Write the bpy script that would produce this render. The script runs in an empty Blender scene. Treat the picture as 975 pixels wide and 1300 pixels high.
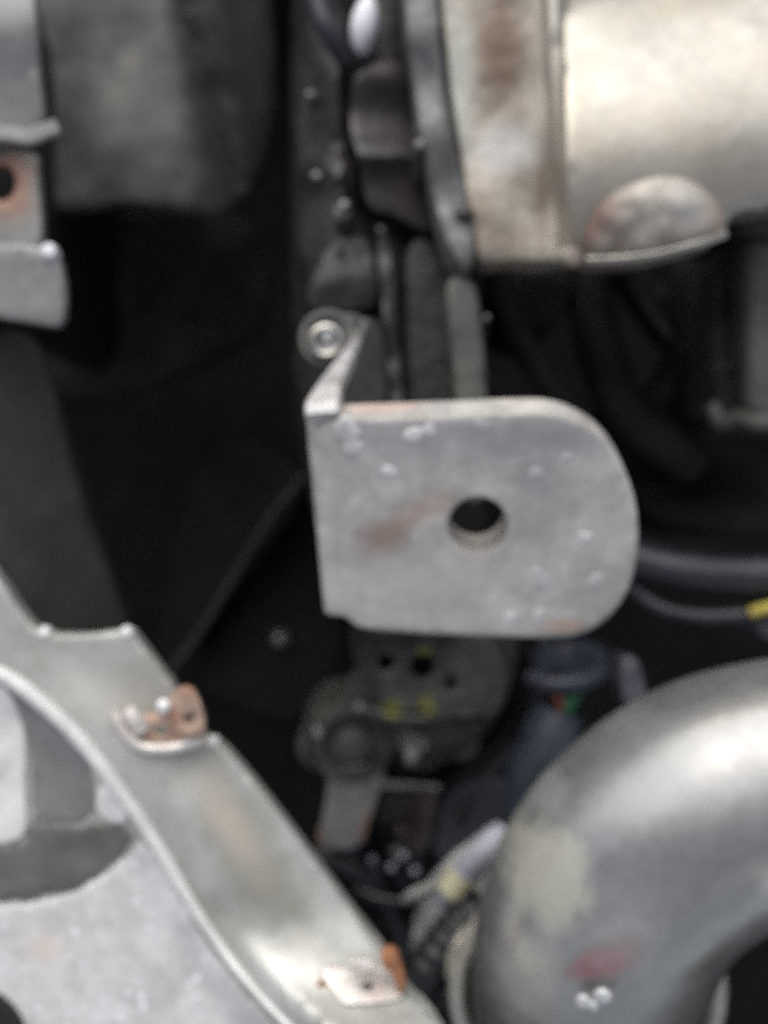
import bpy, math, random
from mathutils import Vector, Matrix, noise as mnoise
from mathutils.bvhtree import BVHTree
from mathutils.geometry import delaunay_2d_cdt
random.seed(7)
R = math.radians
scene = bpy.context.scene
# ------------------------------------------------------------------ camera
CZ, K = 0.30, 0.2e-3 / 0.30            # camera height above the bracket; metres per photo pixel per metre of depth
cd = bpy.data.cameras.new('camera')
cam = bpy.data.objects.new('camera', cd)
scene.collection.objects.link(cam)
cam.location = (0, 0, CZ)
cd.sensor_fit = 'VERTICAL'
cd.sensor_height = 24
cd.lens = 12 / (650 * K)
cd.clip_start, cd.clip_end = 0.01, 50
cd.dof.use_dof = True                   # the photograph is out of focus throughout
cd.dof.focus_distance = 0.20
cd.dof.aperture_fstop = 6.0
scene.camera = cam
# ------------------------------------------------------------------ sky, sun, exposure (bright overcast)
SUN_EL, SUN_AZ = R(38), R(-12)          # azimuth measured from +Y (top of the picture)
w = bpy.data.worlds.new('World'); scene.world = w; w.use_nodes = True
wn, wl = w.node_tree.nodes, w.node_tree.links
sky = wn.new('ShaderNodeTexSky'); sky.sky_type = 'NISHITA'; sky.sun_disc = False
sky.sun_elevation = SUN_EL; sky.sun_rotation = SUN_AZ
sky.dust_density = 2.0; sky.air_density = 1.0; sky.ozone_density = 1.0
hs = wn.new('ShaderNodeHueSaturation'); hs.inputs['Saturation'].default_value = 0.36
wl.new(sky.outputs[0], hs.inputs['Color'])
bg = wn['Background']; bg.inputs['Strength'].default_value = 0.11
wl.new(hs.outputs[0], bg.inputs['Color'])
sd = bpy.data.lights.new('sun', 'SUN'); sd.energy = 1.4; sd.angle = R(75); sd.color = (1, 0.97, 0.93)
sun = bpy.data.objects.new('sun', sd); scene.collection.objects.link(sun)
sdir = Vector((math.sin(SUN_AZ) * math.cos(SUN_EL), math.cos(SUN_AZ) * math.cos(SUN_EL), math.sin(SUN_EL)))
sun.rotation_euler = sdir.to_track_quat('Z', 'Y').to_euler(); sun.location = sdir * 2
vs = scene.view_settings
vs.view_transform = 'Standard'; vs.look = 'None'; vs.gamma = 1.0; vs.exposure = 0.62; vs.use_curve_mapping = False
scene.render.engine = 'CYCLES'
scene.cycles.use_denoising = False
scene.cycles.max_bounces = 8
scene.cycles.sampling_pattern = 'TABULATED_SOBOL'

# ------------------------------------------------------------------ helpers
def P(px, py, z=0.0):
    d = CZ - z
    return Vector(((px - 487.5) * K * d, -(py - 650) * K * d, z))

def thing(name, label, cat, px, py, z, group=None, kind=None):
    o = bpy.data.objects.new(name, None); scene.collection.objects.link(o)
    o.empty_display_size = 0.01
    o.location = P(px, py, z)
    o['label'] = label; o['category'] = cat
    if group: o['group'] = group
    if kind: o['kind'] = kind
    return o

def build(name, verts, faces, mat, parent=None, angle=40, label=None):
    off = parent_loc(parent) if parent else Vector((0, 0, 0))
    me = bpy.data.meshes.new(name)
    me.from_pydata([tuple(Vector(v) - off) for v in verts], [], faces)
    me.validate(); me.update()
    import bmesh
    bm = bmesh.new(); bm.from_mesh(me)
    bmesh.ops.recalc_face_normals(bm, faces=bm.faces)
    bm.to_mesh(me); bm.free()
    for p in me.polygons: p.use_smooth = True
    me.set_sharp_from_angle(angle=R(angle))
    me.materials.append(mat)
    o = bpy.data.objects.new(name, me); scene.collection.objects.link(o)
    if parent: o.parent = parent
    if label: o['label'] = label
    return o

def parent_loc(p):
    v = Vector((0, 0, 0))
    while p: v += p.location; p = p.parent
    return v

def tag(o, label, cat, group=None, kind=None):
    o['label'] = label
    if cat: o['category'] = cat
    if group: o['group'] = group
    if kind: o['kind'] = kind
    return o

def chaikin(pts, n=2, closed=True):
    pts = [Vector((p[0], p[1])) if len(p) == 2 else Vector(p) for p in pts]
    for _ in range(n):
        q = []
        m = len(pts)
        for i in range(m if closed else m - 1):
            a, b = pts[i], pts[(i + 1) % m]
            q += [a * .75 + b * .25, a * .25 + b * .75]
        if not closed: q = [pts[0]] + q + [pts[-1]]
        pts = q
    return pts

def resample(pts, step):
    out = []
    for i in range(len(pts)):
        a, b = pts[i], pts[(i + 1) % len(pts)]
        n = max(1, int((b - a).length / step))
        for j in range(n): out.append(a.lerp(b, j / n))
    return out

def inside(p, poly):
    c = False; x, y = p; n = len(poly)
    for i in range(n):
        a, b = poly[i], poly[i - 1]
        if (a[1] > y) != (b[1] > y) and x < (b[0] - a[0]) * (y - a[1]) / (b[1] - a[1]) + a[0]: c = not c
    return c

def dist_poly(p, poly):
    best = 1e9; x, y = p
    for i in range(len(poly)):
        ax, ay = poly[i - 1]; bx, by = poly[i]
        dx, dy = bx - ax, by - ay
        l = dx * dx + dy * dy
        t = 0 if l == 0 else max(0, min(1, ((x - ax) * dx + (y - ay) * dy) / l))
        best = min(best, (ax + t * dx - x) ** 2 + (ay + t * dy - y) ** 2)
    return math.sqrt(best)

def dist_line(p, line):
    best = 1e9; x, y = p
    for i in range(len(line) - 1):
        ax, ay = line[i][0], line[i][1]; bx, by = line[i + 1][0], line[i + 1][1]
        dx, dy = bx - ax, by - ay
        l = dx * dx + dy * dy
        t = 0 if l == 0 else max(0, min(1, ((x - ax) * dx + (y - ay) * dy) / l))
        best = min(best, (ax + t * dx - x) ** 2 + (ay + t * dy - y) ** 2)
    return math.sqrt(best)

def sheet(name, outline, zf, mat, parent=None, thick=0.004, holes=(), step=14, rim=6, smooth=2, ext=None, wob=0.0, angle=40, label=None):
    """solid plate: outline traced in photo pixels, top surface height zf(px,py) in metres, rounded rim, real thickness"""
    if not callable(zf):
        zc = zf; zf = lambda x, y: zc
    loops = [resample(chaikin(outline, smooth), step)] + [resample(h, step) for h in holes]
    if wob:
        for i, p in enumerate(loops[0]):
            loops[0][i] = p + Vector((random.uniform(-wob, wob), random.uniform(-wob, wob)))
    v, e = [], []
    for lp in loops:
        s = len(v); v += [Vector((p[0], p[1])) for p in lp]
        e += [(s + i, s + (i + 1) % len(lp)) for i in range(len(lp))]
    polys = [[(p[0], p[1]) for p in lp] for lp in loops]
    ok = lambda q, m: inside(q, polys[0]) and not any(inside(q, h) for h in polys[1:]) and min(dist_poly(q, h) for h in polys) > m
    if rim:
        for lp in loops:
            n = len(lp)
            for i in range(n):
                t = (lp[(i + 1) % n] - lp[i - 1])
                if t.length == 0: continue
                nn = Vector((-t.y, t.x)).normalized()
                for sgn in (1, -1):
                    for f in (.3, 1.0):
                        q = lp[i] + nn * sgn * rim * f
                        if ok((q.x, q.y), rim * f * .8): v.append(q)
    xs = [p[0] for p in polys[0]]; ys = [p[1] for p in polys[0]]
    y = min(ys); row = 0
    while y < max(ys):
        x = min(xs) + (row % 2) * step / 2
        while x < max(xs):
            q = (x + random.uniform(-1, 1), y + random.uniform(-1, 1))
            if ok(q, max(rim * 1.3, step * .45)): v.append(Vector(q))
            x += step
        y += step * .87; row += 1
    V, E, F, *_ = delaunay_2d_cdt(v, e, [], 1, 1e-4)
    if len(polys) > 1:
        cen = lambda f: (sum(V[i].x for i in f) / len(f), sum(V[i].y for i in f) / len(f))
        F = [f for f in F if not any(inside(cen(f), h) for h in polys[1:])]
    top = []
    for p in V:
        z = zf(p.x, p.y)
        if rim:
            d = min(dist_poly((p.x, p.y), h) for h in polys)
            if d < rim:
                rm = rim * K * (CZ - z)
                z -= rm * (1 - math.sqrt(max(0, 1 - (1 - d / rim) ** 2)))
        top.append(P(p.x, p.y, z))
    ex = Vector(ext) if ext else Vector((0, 0, -thick))
    n = len(top)
    verts = top + [t + ex for t in top]
    faces = [tuple(f) for f in F] + [tuple(n + i for i in reversed(f)) for f in F]
    cnt = {}
    for f in F:
        for i in range(len(f)):
            a, b = f[i], f[(i + 1) % len(f)]
            cnt.setdefault((min(a, b), max(a, b)), []).append((a, b))
    for k_, l in cnt.items():
        if len(l) == 1:
            a, b = l[0]; faces.append((b, a, n + a, n + b))
    return build(name, verts, faces, mat, parent, angle, label)

def circ(cx, cy, rx, ry=None, n=28):
    ry = ry or rx
    return [Vector((cx + rx * math.cos(2 * math.pi * i / n), cy + ry * math.sin(2 * math.pi * i / n))) for i in range(n)]

def catmull(pts, n=8):
    pts = [Vector(p) for p in pts]
    q = [pts[0] * 2 - pts[1]] + pts + [pts[-1] * 2 - pts[-2]]
    out = []
    for i in range(1, len(q) - 2):
        for j in range(n):
            t = j / n
            a, b, c, d = q[i - 1], q[i], q[i + 1], q[i + 2]
            out.append(.5 * (2 * b + (c - a) * t + (2 * a - 5 * b + 4 * c - d) * t * t + (3 * b - a - 3 * c + d) * t ** 3))
    out.append(pts[-1]); return out

def tube(name, pts, rad, mat, parent=None, segs=18, n=8, ridge=None, flat=1.0, label=None, raw=False):
    """swept round section; rad number or list (per control point); ridge=(amp, every) corrugates"""
    path = [Vector(p) for p in pts] if raw else catmull(pts, n)
    m = len(path)
    def rr(i):
        if isinstance(rad, (int, float)): r = rad
        else:
            t = i / (m - 1) * (len(rad) - 1); a = min(int(t), len(rad) - 2); r = rad[a] + (rad[a + 1] - rad[a]) * (t - a)
        if ridge: r *= 1 + ridge[0] * (1 if (i // ridge[1]) % 2 else -1)
        return r
    t0 = (path[1] - path[0]).normalized()
    u = t0.orthogonal().normalized()
    verts, faces = [], []
    for i in range(m):
        t = (path[min(i + 1, m - 1)] - path[max(i - 1, 0)]).normalized()
        u = (u - t * u.dot(t)).normalized(); b = t.cross(u)
        for s in range(segs):
            a = 2 * math.pi * s / segs
            verts.append(path[i] + (u * math.cos(a) + b * math.sin(a) * flat) * rr(i))
    for i in range(m - 1):
        for s in range(segs):
            faces.append((i * segs + s, i * segs + (s + 1) % segs, (i + 1) * segs + (s + 1) % segs, (i + 1) * segs + s))
    faces.append(tuple(range(segs))[::-1]); faces.append(tuple((m - 1) * segs + s for s in range(segs)))
    return build(name, verts, faces, mat, parent, 50, label)

def strap(name, pts, sides, widths, th, mat, parent=None, n=6, label=None):
    """flat bar swept along pts; sides = width direction per control point"""
    path = catmull(pts, n); m = len(path)
    sd_ = catmull(sides, n); wd = catmull([(a, 0, 0) for a in widths], n)
    verts, faces = [], []
    for i in range(m):
        t = (path[min(i + 1, m - 1)] - path[max(i - 1, 0)]).normalized()
        s = sd_[i]; s = (s - t * s.dot(t)).normalized(); nn = t.cross(s); h = wd[i].x / 2; q = th / 2; c = min(q, h) * .35
        for a, b in ((-h + c, -q), (h - c, -q), (h, -q + c), (h, q - c), (h - c, q), (-h + c, q), (-h, q - c), (-h, -q + c)):
            verts.append(path[i] + s * a + nn * b)
    for i in range(m - 1):
        for j in range(8): faces.append((i * 8 + j, i * 8 + (j + 1) % 8, i * 8 + 8 + (j + 1) % 8, i * 8 + 8 + j))
    faces.append(tuple(range(8))); faces.append(tuple((m - 1) * 8 + j for j in range(8)))
    return build(name, verts, faces, mat, parent, 40, label)

def lathe(name, prof, org, axis, mat, parent=None, segs=32, hexa=False, label=None, angle=35):
    ax = Vector(axis).normalized(); u = ax.orthogonal().normalized(); b = ax.cross(u)
    verts, faces = [], []
    if hexa: segs = 6
    for r, h in prof:
        for s in range(segs):
            a = 2 * math.pi * s / segs
            verts.append(Vector(org) + ax * h + (u * math.cos(a) + b * math.sin(a)) * r)
    for i in range(len(prof) - 1):
        for s in range(segs):
            faces.append((i * segs + s, i * segs + (s + 1) % segs, (i + 1) * segs + (s + 1) % segs, (i + 1) * segs + s))
    faces.append(tuple(range(segs))); faces.append(tuple((len(prof) - 1) * segs + s for s in range(segs)))
    return build(name, verts, faces, mat, parent, angle, label)

def bolt(parent, px, py, z, r, mat, axis=(0, 0, 1), washer=True, wmat=None, h=None):
    o = P(px, py, z); h = h or r * .9
    if washer:
        lathe('washer', [(r * 1.65, -.002), (r * 1.7, r * .08), (r * 1.62, r * .22), (r * .9, r * .22)], o, axis, wmat or mat, parent)
    return lathe('bolt_head', [(r, -.002), (r, h * .8), (r * .88, h), (r * .5, h)], o, axis, mat, parent, hexa=True)

def surf(o, px, py):
    off = parent_loc(o.parent) + o.location
    tr = BVHTree.FromPolygons([v.co + off for v in o.data.vertices], [tuple(p.vertices) for p in o.data.polygons])
    c = Vector((0, 0, CZ)); hit, nrm, *_ = tr.ray_cast(c, (P(px, py, 0) - c).normalized())
    return hit, nrm

def nz(x, y, sc=.02, seed=0): return mnoise.noise(Vector((x * sc, y * sc, seed)))

# ------------------------------------------------------------------ materials
def M(name, col, rough=.5, metal=0.0, var=.25, scale=60, col2=None, c2amt=.5, c2scale=25, bump=.15, bscale=300, stains_and_shading=(), specks=None, coat=0, spec=.5, rvar=.12, streak=None, mott=.3, msc=None, scr=0.0):
    m = bpy.data.materials.new(name); m.use_nodes = True
    N, L = m.node_tree.nodes, m.node_tree.links
    bs = N['Principled BSDF']
    geo = N.new('ShaderNodeNewGeometry')
    mp = N.new('ShaderNodeMapping'); L.new(geo.outputs['Position'], mp.inputs['Vector'])
    if streak: mp.inputs['Scale'].default_value = streak
    def noise(sc, det=4, ro=.6, vec=None):
        n = N.new('ShaderNodeTexNoise'); n.inputs['Scale'].default_value = sc; n.inputs['Detail'].default_value = det; n.inputs['Roughness'].default_value = ro
        L.new(vec or mp.outputs[0], n.inputs['Vector']); return n.outputs['Fac']
    def ramp(src, a, b):
        r = N.new('ShaderNodeMapRange'); r.interpolation_type = 'SMOOTHSTEP'
        r.inputs['From Min'].default_value = a; r.inputs['From Max'].default_value = b; L.new(src, r.inputs['Value']); return r.outputs[0]
    def mix(fac, a, b):
        x = N.new('ShaderNodeMix'); x.data_type = 'RGBA'
        if isinstance(fac, (int, float)): x.inputs[0].default_value = fac
        else: L.new(fac, x.inputs[0])
        for i, c in ((6, a), (7, b)):
            if isinstance(c, tuple): x.inputs[i].default_value = (*c[:3], 1)
            else: L.new(c, x.inputs[i])
        return x.outputs[2]
    def mul(a, k):
        x = N.new('ShaderNodeMath'); x.operation = 'MULTIPLY'; L.new(a, x.inputs[0])
        if isinstance(k, (int, float)): x.inputs[1].default_value = k
        else: L.new(k, x.inputs[1])
        return x.outputs[0]
    n1 = noise(scale)
    c = mix(ramp(n1, .3, .7), tuple(min(1, v * (1 - var)) for v in col), tuple(min(1, v * (1 + var)) for v in col))
    if mott:                                     # dirt mottling and fine pitting
        mu = N.new('ShaderNodeMapRange'); mu.inputs['From Min'].default_value = .3; mu.inputs['From Max'].default_value = .7
        mu.inputs['To Min'].default_value = 1 - mott; mu.inputs['To Max'].default_value = 1 + mott * .6
        L.new(noise(msc or c2scale * 3.2, 9, .72), mu.inputs['Value'])
        fi = N.new('ShaderNodeMapRange'); fi.inputs['From Min'].default_value = .3; fi.inputs['From Max'].default_value = .7
        fi.inputs['To Min'].default_value = 1 - mott * .2; fi.inputs['To Max'].default_value = 1 + mott * .2
        L.new(noise(900, 3, .8), fi.inputs['Value'])
        vm = N.new('ShaderNodeVectorMath'); vm.operation = 'SCALE'; L.new(c, vm.inputs[0]); L.new(mul(mu.outputs[0], fi.outputs[0]), vm.inputs['Scale']); c = vm.outputs[0]
    if scr:                                      # rolling grain and scratches
        m2 = N.new('ShaderNodeMapping'); m2.inputs['Rotation'].default_value = (0, 0, R(28)); m2.inputs['Scale'].default_value = (1, 14, 1); L.new(geo.outputs['Position'], m2.inputs['Vector'])
        c = mix(mul(ramp(noise(160, 6, .7, m2.outputs[0]), .55, .72), scr), c, tuple(min(1, v * 1.5) for v in col))
        m3 = N.new('ShaderNodeMapping'); m3.inputs['Rotation'].default_value = (0, 0, R(-55)); m3.inputs['Scale'].default_value = (1, 18, 1); L.new(geo.outputs['Position'], m3.inputs['Vector'])
        c = mix(mul(ramp(noise(110, 6, .7, m3.outputs[0]), .58, .75), scr), c, tuple(v * .55 for v in col))
    if col2: c = mix(mul(ramp(noise(c2scale, 6, .65), .42, .68), c2amt), c, col2)
    if specks:                                   # (colour, scale, threshold)
        vo = N.new('ShaderNodeTexVoronoi'); vo.inputs['Scale'].default_value = specks[1]; L.new(mp.outputs[0], vo.inputs['Vector'])
        inv = ramp(vo.outputs['Distance'], specks[2], specks[2] * .4)
        c = mix(mul(inv, ramp(noise(specks[1] * .35), .45, .6)), c, specks[0])
    mk = None
    def mx(a, b):
        x = N.new('ShaderNodeMath'); x.operation = 'MAXIMUM'; L.new(a, x.inputs[0]); L.new(b, x.inputs[1]); return x.outputs[0]
    for (px, py, z, rx, ry, rot, sc, amt, soft) in stains_and_shading:  # colour patches: real stains, plus some painted shade and reflections
        o = P(px, py, z); d = CZ - z
        s = N.new('ShaderNodeMapping'); s.vector_type = 'TEXTURE'
        s.inputs['Location'].default_value = o; s.inputs['Rotation'].default_value = (0, 0, R(rot)); s.inputs['Scale'].default_value = (rx * K * d, ry * K * d, .08)
        L.new(geo.outputs['Position'], s.inputs['Vector'])
        ln = N.new('ShaderNodeVectorMath'); ln.operation = 'LENGTH'; L.new(s.outputs[0], ln.inputs[0])
        ad = N.new('ShaderNodeMath'); ad.operation = 'ADD'; L.new(ln.outputs['Value'], ad.inputs[0]); L.new(mul(noise(140, 5, .65, geo.outputs['Position']), 1.1), ad.inputs[1])
        msk = mul(ramp(ad.outputs[0], 1.55 + soft * .3, 1.55 - soft), amt)
        c = mix(msk, c, sc)
        mk = msk if mk is None else mx(mk, msk)
    L.new(c, bs.inputs['Base Color'])
    bs.inputs['Metallic'].default_value = metal
    if mk is not None:
        x = N.new('ShaderNodeMath'); x.operation = 'MULTIPLY_ADD'; L.new(mk, x.inputs[0]); x.inputs[1].default_value = -metal * .85; x.inputs[2].default_value = metal
        L.new(x.outputs[0], bs.inputs['Metallic'])
    bs.inputs['Specular IOR Level'].default_value = spec
    rr = N.new('ShaderNodeMapRange'); rr.inputs['To Min'].default_value = max(.03, rough - rvar); rr.inputs['To Max'].default_value = min(1, rough + rvar)
    L.new(noise(scale * 1.7), rr.inputs['Value']); L.new(rr.outputs[0], bs.inputs['Roughness'])
    if coat: bs.inputs['Coat Weight'].default_value = coat; bs.inputs['Coat Roughness'].default_value = .12
    if bump:
        bp = N.new('ShaderNodeBump'); bp.inputs['Strength'].default_value = bump; bp.inputs['Distance'].default_value = .001
        L.new(noise(bscale, 5), bp.inputs['Height']); L.new(bp.outputs[0], bs.inputs['Normal'])
    return m

RUST = (.22, .09, .045)
BLK = M('black_plastic', (.010, .010, .0095), .6, var=.3, bump=.3, bscale=150, spec=.35, mott=.5)
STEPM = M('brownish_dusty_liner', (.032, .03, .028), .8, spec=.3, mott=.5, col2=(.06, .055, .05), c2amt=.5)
DUCT = M('matte_black_duct', (.007, .007, .007), .7, spec=.25, mott=.5)
DUCTEDGE = M('scuffed_duct_edge', (.035, .035, .034), .5, mott=.4)
BLKDUST = M('dusty_black_plastic', (.016, .0155, .0145), .75, spec=.3, mott=.5, col2=(.036, .034, .030), c2amt=.5, c2scale=40)
GLOSSBLK = M('glossy_black_plastic', (.008, .009, .011), .18, var=.2, bump=.05, rvar=.06)
CONN = M('blue_grey_connector_plastic', (.045, .056, .075), .4, bump=.1)
RUBBER = M('black_rubber', (.014, .015, .017), .42, bump=.1)
BLUERUB = M('blue_grey_rubber', (.023, .027, .035), .45, bump=.1)
RAIL = M('dark_painted_steel', (.014, .0135, .013), .38, spec=.5, mott=.6, col2=(.05, .043, .037), c2amt=.6, c2scale=70, bump=.6, bscale=160)
RAILBR = M('dark_steel_with_surface_rust', (.026, .023, .022), .38, spec=.5, mott=.5, col2=(.065, .04, .033), c2amt=.5, c2scale=60, bump=.3)
STRIP = M('grey_flange_steel', (.165, .168, .166), .55, .15, mott=.5, col2=(.05, .05, .05), c2amt=.7, c2scale=80, bump=.3)
WEB = M('shaded_bracket_web', (.10, .10, .098), .5, .2, col2=(.04, .04, .038), c2amt=.6, c2scale=60)  # darkened flange steel; the web's shade is put into this colour
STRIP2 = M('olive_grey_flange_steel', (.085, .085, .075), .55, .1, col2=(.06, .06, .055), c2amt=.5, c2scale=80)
LINER = M('dusty_liner', (.098, .10, .095), .8, spec=.3, mott=.5, var=.3, scale=30, col2=(.14, .135, .125), c2amt=.6, c2scale=28, bump=.25, bscale=120, stains_and_shading=[(160, 65, -.1, 26, 22, 30, (.22, .21, .19), .7, .9), (145, 115, -.1, 24, 30, -30, (.18, .175, .16), .7, .9), (120, 45, -.1, 20, 18, 0, (.17, .16, .15), .6, .9), (95, 130, -.1, 30, 60, 0, (.05, .05, .048), .6, .9)])
STEEL = M('bare_bracket_steel', (.56, .535, .505), .46, .25, var=.16, scale=55, col2=(.34, .33, .32), c2amt=.65, c2scale=42, bump=.2, bscale=180, mott=.36, scr=.28,
          stains_and_shading=[(485, 680, 0, 42, 32, 20, (.22, .13, .09), .65, .8), (535, 650, 0, 60, 22, 28, (.36, .22, .16), .55, .8), (725, 800, 0, 30, 14, 0, (.45, .25, .17), .6, .7), (607, 667, 0, 56, 52, 0, (.40, .36, .32), .4, .7), (430, 620, 0, 20, 110, 0, (.38, .36, .33), .6, .8), (600, 790, 0, 160, 24, 0, (.55, .50, .47), .5, .9),
                  (480, 516, 0, 70, 14, 0, (.55, .36, .3), .5, .7), (660, 560, 0, 150, 30, 0, (.26, .26, .26), .75, .9), (770, 700, 0, 40, 90, 0, (.42, .41, .40), .5, .9), (500, 590, 0, 90, 40, 10, (.36, .35, .34), .5, .9), (560, 740, 0, 150, 40, 5, (.58, .54, .51), .5, .9)])
STEELARM = M('arm_steel_painted_shade', (.52, .51, .50), .45, .2, var=.15, scale=80, bump=.2, mott=.3, stains_and_shading=[(466, 415, -.04, 40, 55, 0, (.05, .05, .05), .9, .9)])  # dark far end paints the shade the arm drops into
BEADM = M('dull_bead_steel', (.57, .56, .55), .42, .2, bump=.1)
SPAT = M('weld_spatter_steel', (.78, .78, .79), .4, .3, bump=0)
ZINC = M('zinc_plated_steel', (.42, .41, .38), .28, .85, var=.2, scale=200, col2=(.3, .26, .2), c2amt=.4, c2scale=150)
WASH = M('dull_washer_steel', (.26, .25, .225), .45, .6, var=.15, scale=150)
ALU = M('cast_aluminium', (.38, .36, .32), .32, .6, var=.12, scale=45, col2=(.36, .32, .26), c2amt=.7, c2scale=26, bump=.2, bscale=110, mott=.22, scr=.12)
ALUST = M('stained_cast_aluminium', (.44, .40, .34), .55, .2, mott=.45, var=.2, scale=60, col2=(.26, .19, .14), c2amt=.75, c2scale=32, bump=.3, bscale=400,
          stains_and_shading=[(635, 60, -.05, 50, 110, 0, (.15, .095, .06), .95, .9), (690, 230, -.05, 14, 90, 0, (.16, .10, .07), .6, .8), (645, 185, -.05, 55, 40, 0, (.48, .48, .485), .6, .8), (585, 100, -.05, 25, 110, 0, (.40, .43, .38), .7, .8)])
ALUBOSS = M('rough_boss_aluminium', (.40, .365, .32), .6, .2, var=.2, scale=90, mott=.4, col2=(.25, .18, .15), c2amt=.7, c2scale=55, bump=.4, bscale=300,
            stains_and_shading=[(750, 288, -.03, 20, 50, -30, (.15, .09, .07), .85, .7), (870, 265, -.03, 34, 40, 0, (.46, .45, .41), .7, .8)])  # brown patch at the left holds rust and a painted shadow
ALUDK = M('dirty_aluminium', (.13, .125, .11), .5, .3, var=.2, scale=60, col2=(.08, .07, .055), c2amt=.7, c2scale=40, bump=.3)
PIPE = M('brushed_aluminium_pipe', (.36, .36, .352), .32, .68, var=.16, scale=40, col2=(.20, .20, .195), c2amt=.75, c2scale=20, bump=.16, bscale=60, mott=.26, msc=45, scr=.16, rvar=.2,
         stains_and_shading=[(685, 1090, -.01, 55, 72, 15, (.40, .39, .32), .75, .5), (648, 1010, 0, 22, 60, -40, (.44, .43, .38), .7, .5), (690, 1010, 0, 30, 40, -40, (.28, .28, .275), .6, .6), (930, 1090, .01, 60, 20, 30, (.26, .25, .24), .6, .9), (650, 1200, -.03, 40, 90, 0, (.36, .35, .32), .7, .8), (766, 1216, .01, 56, 30, 38, (.19, .035, .045), .95, .7), (760, 1250, .01, 26, 14, 20, (.05, .04, .04), .8, .5), (975, 1095, .01, 40, 30, 0, (.52, .49, .44), .6, .7), (830, 1010, .02, 110, 40, 35, (.42, .42, .41), .5, .9), (800, 1200, .02, 60, 90, -30, (.40, .40, .385), .5, .9), (780, 910, .01, 90, 35, 25, (.32, .32, .33), .6, .8)])  # cool grey patch at the outer rim paints a dark reflection band
PIPEBAND = M('tarnished_pipe_bead', (.58, .55, .48), .4, .5, var=.15, scale=120, col2=(.35, .27, .18), c2amt=.4, c2scale=60)
PAINT = M('grey_panel_paint', (.44, .44, .41), .32, .3, var=.14, scale=30, col2=(.25, .245, .21), c2amt=.8, c2scale=20, bump=.12, bscale=90, coat=.3, mott=.22, scr=.2,
          stains_and_shading=[(335, 1120, -.02, 50, 130, 37, (.20, .195, .165), .9, .9), (250, 960, -.02, 60, 60, 0, (.30, .295, .255), .7, .9), (285, 1040, -.02, 30, 110, 30, (.42, .36, .30), .6, .9), (150, 880, -.02, 90, 50, 0, (.43, .41, .36), .5, .9)])  # long olive patch paints a dark reflection along the strip
PAINTLO = M('speckled_panel_paint', (.57, .565, .555), .45, .05, mott=.25, var=.1, scale=60, col2=(.62, .62, .62), c2amt=.5, c2scale=60, specks=((.85, .86, .88), 260, .35), bump=.15, bscale=260,
            stains_and_shading=[(50, 1215, -.02, 30, 25, 0, (.62, .5, .42), .5, .8)])
PRIMER = M('grey_primer', (.105, .106, .098), .45, .1, var=.12, scale=60, col2=(.18, .178, .15), c2amt=.4, c2scale=50, bump=.1)
PALE = M('pale_paint', (.68, .68, .66), .4, .1, var=.05, scale=60, bump=.1)
DARKGREY = M('dark_grey_shield_plastic', (.021, .0215, .0205), .65, spec=.3, mott=.35, var=.2, scale=40, col2=(.024, .024, .022), c2amt=.5, bump=.15)
TABRIB = M('grey_tab_rib_paint', (.27, .27, .25), .45, .15, var=.08, scale=50, bump=.1)
TABGREY = M('grey_painted_tab', (.22, .22, .213), .4, .25, var=.08, scale=50, bump=.1, coat=.2,
            stains_and_shading=[(4, 232, -.03, 42, 55, 0, (.30, .14, .08), .8, .6)])
CLIP = M('tarnished_spring_clip', (.46, .33, .26), .45, .45, var=.2, scale=200, col2=(.30, .13, .07), c2amt=.85, c2scale=110, bump=.2)
CLIPB = M('bright_spring_clip', (.74, .70, .66), .4, .35, var=.08, scale=200, col2=(.5, .3, .2), c2amt=.3, c2scale=110, bump=.1)  # paler copy of the clip metal carries the overexposed brightness
CLIPR = M('rusty_spring_clip', (.36, .16, .08), .5, .4, var=.3, scale=200)
MOUNT = M('grimy_steel_mount', (.082, .082, .072), .36, .25, mott=.6, var=.25, scale=60, col2=(.045, .045, .04), c2amt=.75, c2scale=50, bump=.4,
          stains_and_shading=[(499, 905, -.1, 15, 16, 0, (.20, .19, .03), .8, .7), (543, 898, -.1, 12, 18, 0, (.20, .19, .03), .7, .7), (540, 822, -.1, 14, 16, 0, (.3, .28, .06), .7, .5)])
STRAPST = M('weathered_strap_steel', (.22, .215, .21), .5, .3, var=.15, scale=120, col2=(.10, .09, .085), c2amt=.5, c2scale=80, bump=.3,
            stains_and_shading=[(404, 1065, -.13, 7, 30, 0, (.22, .09, .05), .6, .5), (464, 1058, -.13, 7, 36, 0, (.22, .09, .05), .6, .5)])
BROWN = M('brown_dirty_metal', (.05, .042, .036), .5, .2, col2=(.12, .09, .08), c2amt=.5, c2scale=50, bump=.3)
WHITEWRAP = M('whitish_foil_wrap', (.46, .46, .43), .45, .1, mott=.5, var=.2, scale=120, bump=.4, bscale=200)
LAVENDER = M('pale_lavender_tape', (.36, .37, .42), .4, bump=.2)
YELLOW = M('yellow_tape', (.42, .34, .06), .5, bump=.1)
CREAM = M('cream_tape', (.48, .44, .30), .5, bump=.1)
WGREEN = M('green_wire', (.015, .09, .045), .4, bump=0)
WRED = M('red_wire', (.20, .045, .03), .4, bump=0)
RIVET = M('grimy_rivet', (.13, .13, .12), .3, .5, mott=.5)
WWHITE = M('white_painted_glint', (.75, .74, .78), .2, bump=.05)  # white base colour paints the glint on the oval plug and tab rivet
VIOLET = M('violet_grey_plastic', (.10, .10, .125), .4, bump=0)
FLOOR = M('grimy_undertray', (.008, .008, .0075), .8, spec=.3, bump=.4, bscale=60)
WALLM = M('dark_bay_paint', (.008, .008, .008), .6, spec=.3, bump=.2)

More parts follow.
